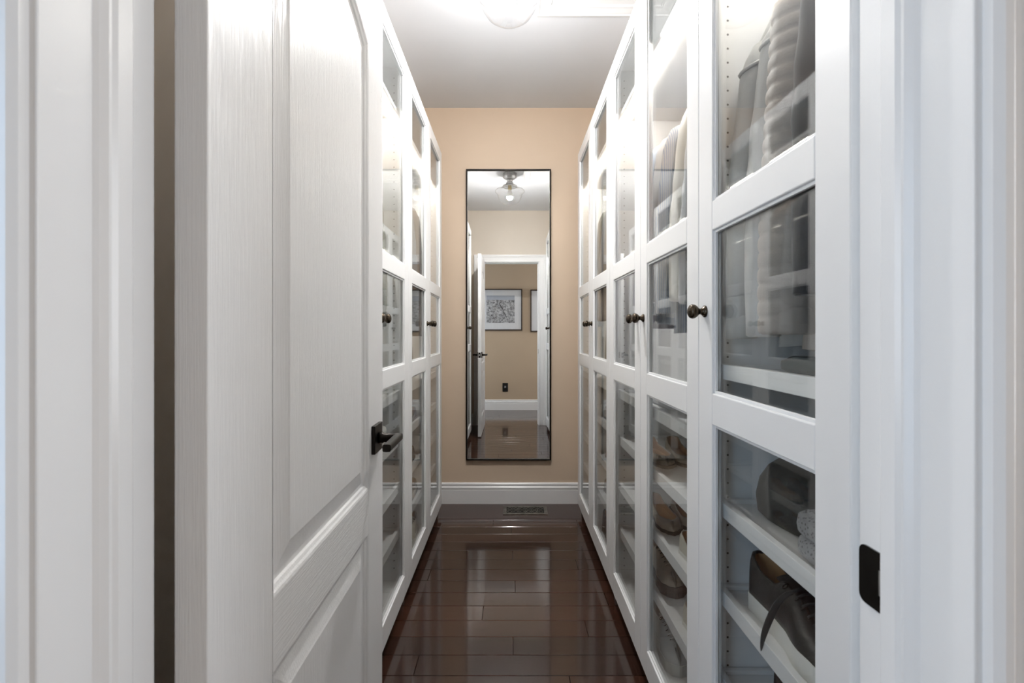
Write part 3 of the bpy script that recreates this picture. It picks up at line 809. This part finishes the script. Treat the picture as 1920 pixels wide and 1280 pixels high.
    MB().prism(ins, 'Z', sh+0.002, sh+0.005).build('insole', lining, o, origin=(0,0,0))
    if kind == 'sneaker':
        # tongue
        rings = []
        for i in range(8):
            q = 0.40+0.34*i/7; z1 = lerp_tab(zt, q)+0.003+ (0.014*(1-i/1.5) if i < 1.5 else 0); wv = 0.026-0.008*i/7
            rings.append([(bend(q)+wv*(k/6-0.5)*2, L*q-(0.012 if i == 0 else 0), z1-0.006*((k/6-0.5)*2)**2-0.004) for k in range(7)])
        tg = MB().loft(rings, False, False, False, True).build('tongue', upper, o, origin=(0,0,0))
        md = tg.modifiers.new('thick', 'SOLIDIFY'); md.thickness = 0.004
        qs = [0.47+0.045*i for i in range(6)]
        for i, q in enumerate(qs):
            op = lerp_tab(ot, q)+0.0075; z1 = lerp_tab(zt, q)
            for side in (-1, 1):
                cx, cy, cz = bend(q)+side*op, L*q, z1-0.0045
                MB().tube([(cx+0.0042*math.cos(a), cy+0.0042*math.sin(a), cz+0.004-side*0.0035*math.cos(a)) for a in [2*math.pi*k/12 for k in range(13)]], 0.0013, 6, cap=False).build('eyelet', 'black', o, origin=(0,0,0))
            if i:
                MB().tube([(bend(q)-op, L*q, z1+0.001), (bend(q)-op*0.4, L*(q+0.008), z1+0.007), (bend(q)+op*0.4, L*(q-0.008)+0.004, z1+0.007), (bend(q)+op, L*q, z1+0.001)], 0.0034, 6, 0.45).build('lace', SM['lace'] if upper is SM['blk'] else upper, o, origin=(0,0,0))
    return o
TF = FR+0.030     # front of the trays
zC = 0.598-0.013+0.0004
# black sneaker hero and its partner
s1 = shoe('sneaker', 'black leather sneaker with white sole and tan lining, lace hanging over the tray', (FR+0.096, 1.035, zC), math.pi, SM['blk'], SM['sole'], SM['tan'], L=0.295, mirror=-1, detail=True)
lc = MB()
lcp = [(0.004, 0.165, 0.113), (0.030, 0.165, 0.112), (0.050, 0.160, 0.084), (0.060, 0.155, 0.050), (0.0675, 0.150, 0.022), (0.0705, 0.148, -0.012)]
rings = []
for i, p in enumerate(lcp):
    wv = [0.006, 0.0085, 0.0095, 0.0095, 0.008, 0.0016][i]
    d = 0.7*wv; rings.append([(p[0]-d, p[1]+d, p[2]), (p[0]+0.0009, p[1]+0.0009, p[2]), (p[0]+d, p[1]-d, p[2]), (p[0]-0.0009, p[1]-0.0009, p[2])])
lc.loft(rings); ob = lc.build('loose_lace', SM['lace'], s1, origin=(0,0,0), sub=1); tag(ob, 'loose black lace end hanging down')
shoe('sneaker', 'second black sneaker deeper on the same tray', (FR+0.235, 1.030, zC), math.pi, SM['blk'], SM['sole'], SM['tan'], L=0.295)
zD = 0.408-0.013+0.0004
shoe('sneaker', 'black sneaker with tan lining on the tray below the others', (FR+0.120, 0.985, zD), math.pi, SM['blk'], SM['sole'], SM['tan'], L=0.295, mirror=-1)
# trays of beige flats, middle right cabinet
def tz(zt_): return zt_-0.016+0.0004
flats = [(0.525, 1.45, 'cream', 'flat'), (0.525, 1.80, 'nude', 'flat'), (0.332, 1.42, 'cream', 'flat'), (0.332, 1.78, 'nude', 'sneaker'), (0.722, 1.86, 'nude', 'flat'), (0.093, 1.40, 'cream', 'flat'), (0.093,1.74,'wht','sneaker')]
nmz = {0.722:'second', 0.525:'third', 0.332:'lowest', 0.093:'floor panel below the trays'}
cn = {'cream':'cream', 'nude':'nude beige', 'wht':'white', 'brn':'dark brown', 'grey':'grey suede', 'blk':'black'}
def shoe_pair(s, F, zt_, y, mt, kind, where):
    z = tz(zt_) if zt_ > 0.1 else 0.0935
    lv = nmz[zt_]
    on = ('on the %s tray' % lv) if zt_ > 0.1 else 'on the floor panel'
    for i, dx in enumerate((0.092, 0.185)):
        a = math.pi if s > 0 else math.pi
        kd = 'sneaker' if kind == 'sneaker' else 'flat shoe'
        shoe('sneaker' if kind == 'sneaker' else 'flat_shoe', '%s %s %s %s, %s one' % (cn[mt], kd, on, where, 'front' if i == 0 else 'back'), (s*(F+dx), y, z), a, SM[mt], SM['sole'] if mt in ('wht', 'cream') else SM['dksole'], SM['tan'] if mt != 'wht' else SM['cream'], kind, L=0.25, mirror=1 if i else -1)
for zt_, yv, mt, kd in flats: shoe_pair(1, FR, zt_, yv, mt, kd, 'of middle right cabinet')
for zt_, yv, mt, kd in [(0.525,2.55,'brn','flat'),(0.332,2.60,'grey','flat'),(0.093,2.62,'brn','sneaker'),(0.722,2.6,'nude','flat')]: shoe_pair(1, FR, zt_, yv, mt, kd, 'of far right cabinet')
for zt_, yv, mt, kd in [(0.525,2.55,'brn','flat'),(0.332,2.62,'nude','flat'),(0.093,2.60,'cream','sneaker'),(0.722,2.6,'grey','flat')]: shoe_pair(-1, aF, zt_, yv, mt, kd, 'of far left cabinet')
for zt_, yv, mt, kd in [(0.525,1.88,'grey','flat'),(0.332,1.90,'nude','flat'),(0.093,1.86,'grey','sneaker')]: shoe_pair(-1, aF, zt_, yv, mt, kd, 'of left cabinet by the door')

# ------------------------------------------------------------------ folded things and bags
def folded(name, label, cat, s, F, y, z, mat, wx=0.26, wy=0.30, h=0.045, layers=2, dx=0.20, group='folded clothes on the trays', rz=0):
    o = empty(name, (s*(F+dx), y, z), label, cat, group)
    lh = h/layers
    for k in range(layers):
        rings = []; n = 20; prof = [(0.90,0),(0.985,0.18),(1.0,0.5),(0.985,0.82),(0.90,1.0)]
        ph = random.uniform(0, 6)
        for sc_, t in prof:
            ring = []
            for j in range(n*2):
                a = 2*math.pi*j/(n*2); c, si = math.cos(a), math.sin(a)
                x = wx/2*(sc_)*sgnpow(c, 0.35); yv = wy/2*(sc_)*sgnpow(si, 0.35)
                zz = k*lh+lh*t*0.98 + 0.003*math.sin(5*a+ph)*t*(1 if k == layers-1 else 0)
                ring.append((x+0.004*math.sin(3*a+ph), yv, zz))
            rings.append(ring)
        MB().loft(rings).build('fold', FAB[mat], o, origin=(0,0,0))
    return o
zt1 = tz(0.920)
folded('folded_cloth', 'white lace cloth folded on the top tray of middle right cabinet', 'cloth', 1, FR, 1.28, zt1, 'lace', h=0.05, dx=0.22)
folded('folded_sweater', 'light grey sweater folded on top tray of middle right cabinet, far half', 'sweater', 1, FR, 1.72, zt1, 'lightgrey', h=0.07, layers=2, dx=0.22)
folded('folded_sweater', 'tweed grey sweater folded on second tray of middle right cabinet', 'sweater', 1, FR, 1.36, tz(0.722), 'tweed', h=0.07, dx=0.24)
folded('folded_sweater', 'taupe sweater folded on the top tray of far right cabinet', 'sweater', 1, FR, 2.62, zt1, 'taupe', h=0.07, dx=0.24)
folded('folded_sweater', 'ivory sweater folded on the top tray of far left cabinet', 'sweater', -1, aF, 2.62, zt1, 'ivory', h=0.07, dx=0.24)
folded('folded_shirt', 'white shirt folded on the top tray of left cabinet by the door', 'shirt', -1, aF, 1.80, zt1, 'white', h=0.09, layers=3, dx=0.19)
folded('folded_shirt', 'white shirt folded on the second tray of left cabinet by the door', 'shirt', -1, aF, 1.84, tz(0.722), 'ivory', h=0.08, layers=2, dx=0.19)
# nearest right cabinet
zA = 1.096-0.013+0.0004
folded('folded_scarf', 'dark teal scarf folded on the top tray under the leather jackets', 'scarf', 1, FR, 0.93, zA, 'teal', h=0.030, layers=1, dx=0.24, wx=0.22, wy=0.22)
zB = 0.792-0.013+0.0004
folded('folded_sweater', 'grey tweed sweater folded beside the dark handbag', 'sweater', 1, FR, 0.76, zB, 'tweed', h=0.075, layers=2, dx=0.17, wx=0.22, wy=0.2)
bag = empty('handbag', (FR+0.165, 0.965, zB), 'slouchy dark grey suede handbag on the tray above the sneaker', 'bag')
rings = []
bprof = [(0.0,0.80,0.80),(0.012,0.95,0.95),(0.04,1.0,1.0),(0.075,0.97,0.92),(0.105,0.86,0.72),(0.125,0.66,0.48),(0.134,0.40,0.24)]
for z, a1, b1 in bprof:
    ring = []
    for j in range(36):
        a = 2*math.pi*j/36
        r = 1+0.035*math.sin(3*a+z*30)+0.02*math.sin(7*a)
        ring.append((0.085*a1*r*sgnpow(math.cos(a), 0.7), 0.10*b1*r*sgnpow(math.sin(a), 0.7), z))
    rings.append(ring)
MB().loft(rings).build('bag_body', SM['dkgrey'], bag, origin=(0,0,0))
MB().tube([(0.0, 0.06*math.cos(math.pi*k/12), 0.128+0.03*math.sin(math.pi*k/12)) for k in range(13)], 0.005, 8).build('strap', SM['blk'], bag, origin=(0,0,0))
MB().box(-0.03, 0.03, -0.002, 0.002, 0.126, 0.137).build('zip', 'steel', bag, origin=(0,0,0))

# ------------------------------------------------------------------ hall pictures and outlet (seen in the mirror)
def print_mat(name, seed, dark=True):
    m, nt, b = new_mat(name); set_in(b, Roughness=0.7)
    v = coords(nt, (1,1,1)); n = noise(nt, v, 38+seed, 5, 0.75)
    sep = nt.nodes.new('ShaderNodeSeparateXYZ'); nt.links.new(v, sep.inputs[0])
    base = ramp(nt, n, [(0.36, (0.03,0.03,0.035)), (0.60, (0.62,0.63,0.66))])
    # sky above the cracked ground
    gt = nt.nodes.new('ShaderNodeMath'); gt.operation = 'GREATER_THAN'; gt.inputs[1].default_value = 0.148
    nt.links.new(sep.outputs['Z'], gt.inputs[0])
    mx = nt.nodes.new('ShaderNodeMixRGB'); nt.links.new(gt.outputs[0], mx.inputs[0]); nt.links.new(base, mx.inputs[1])
    mx.inputs[2].default_value = (0.42, 0.46, 0.54, 1)
    nt.links.new(mx.outputs[0], b.inputs['Base Color']); return m
def picture(x0, x1, z0, z1, label, seed):
    o = empty('framed_picture', ((x0+x1)/2, YW, (z0+z1)/2), label, 'picture', 'framed prints on the hall wall')
    f = 0.017; y0, y1 = YW+0.001, YW+0.026
    MB().box(x0, x1, y0, y1, z1-f, z1).build('frame_top', 'wframe', o, bevel=0.001)
    MB().box(x0, x1, y0, y1, z0, z0+f).build('frame_bottom', 'wframe', o, bevel=0.001)
    MB().box(x0, x0+f, y0, y1, z0+f, z1-f).build('frame_side', 'wframe', o, bevel=0.001)
    MB().box(x1-f, x1, y0, y1, z0+f, z1-f).build('frame_side', 'wframe', o, bevel=0.001)
    MB().box(x0+f, x1-f, y0, y0+0.010, z0+f, z1-f).build('mat', 'mat', o)
    pm = print_mat('monochrome cracked earth print %d' % seed, seed)
    px0, px1, pz0, pz1 = x0+0.115, x1-0.115, z0+0.115, z1-0.10
    pr = MB().box(px0, px1, y0+0.0102, y0+0.0112, pz0, pz1).build('print', pm, o)
    if seed == 0:
        # the long dark crack running down the print
        pts = [(-0.02,0.11),(-0.035,0.075),(-0.015,0.05),(-0.005,0.02),(0.02,-0.01),(0.03,-0.05),(0.055,-0.085),(0.07,-0.12)]
        cx, cz = (px0+px1)/2+0.02, (pz0+pz1)/2
        m = MB(); vs = []; fs = []
        for i, (u, v) in enumerate(pts):
            wv = 0.005*(1-0.4*i/len(pts)); vs += [(cx+u-wv, y0+0.0113, cz+v), (cx+u+wv, y0+0.0113, cz+v)]
            if i: fs.append((2*i-2, 2*i-1, 2*i+1, 2*i))
        m.add(vs, fs); m.build('crack', 'dark', o)
    MB().box(x0+f, x1-f, y0+0.018, y0+0.020, z0+f, z1-f).build('picture_glass', 'pglass', o)
picture(-0.475, 0.178, 1.195, 1.820, 'black and white cracked-earth print in dark frame, left one in the mirror', 0)
picture(0.300, 0.953, 1.175, 1.810, 'framed print partly cut off by the doorway, right one in the mirror', 3)
o = empty('wall_outlet', (-0.078, YW, 0.34), 'small black wall outlet plate above the hall baseboard, seen in the mirror', 'outlet')
MB().box(-0.12, -0.036, YW+0.0003, YW+0.008, 0.275, 0.405).build('cover_plate', 'dark', o, bevel=0.003)
MB().box(-0.096, -0.060, YW+0.008, YW+0.011, 0.306, 0.374).build('socket_face', 'black', o, bevel=0.001)
MB().box(-0.092, -0.064, YW+0.011, YW+0.0125, 0.33, 0.362).build('light_window', 'nickel', o)
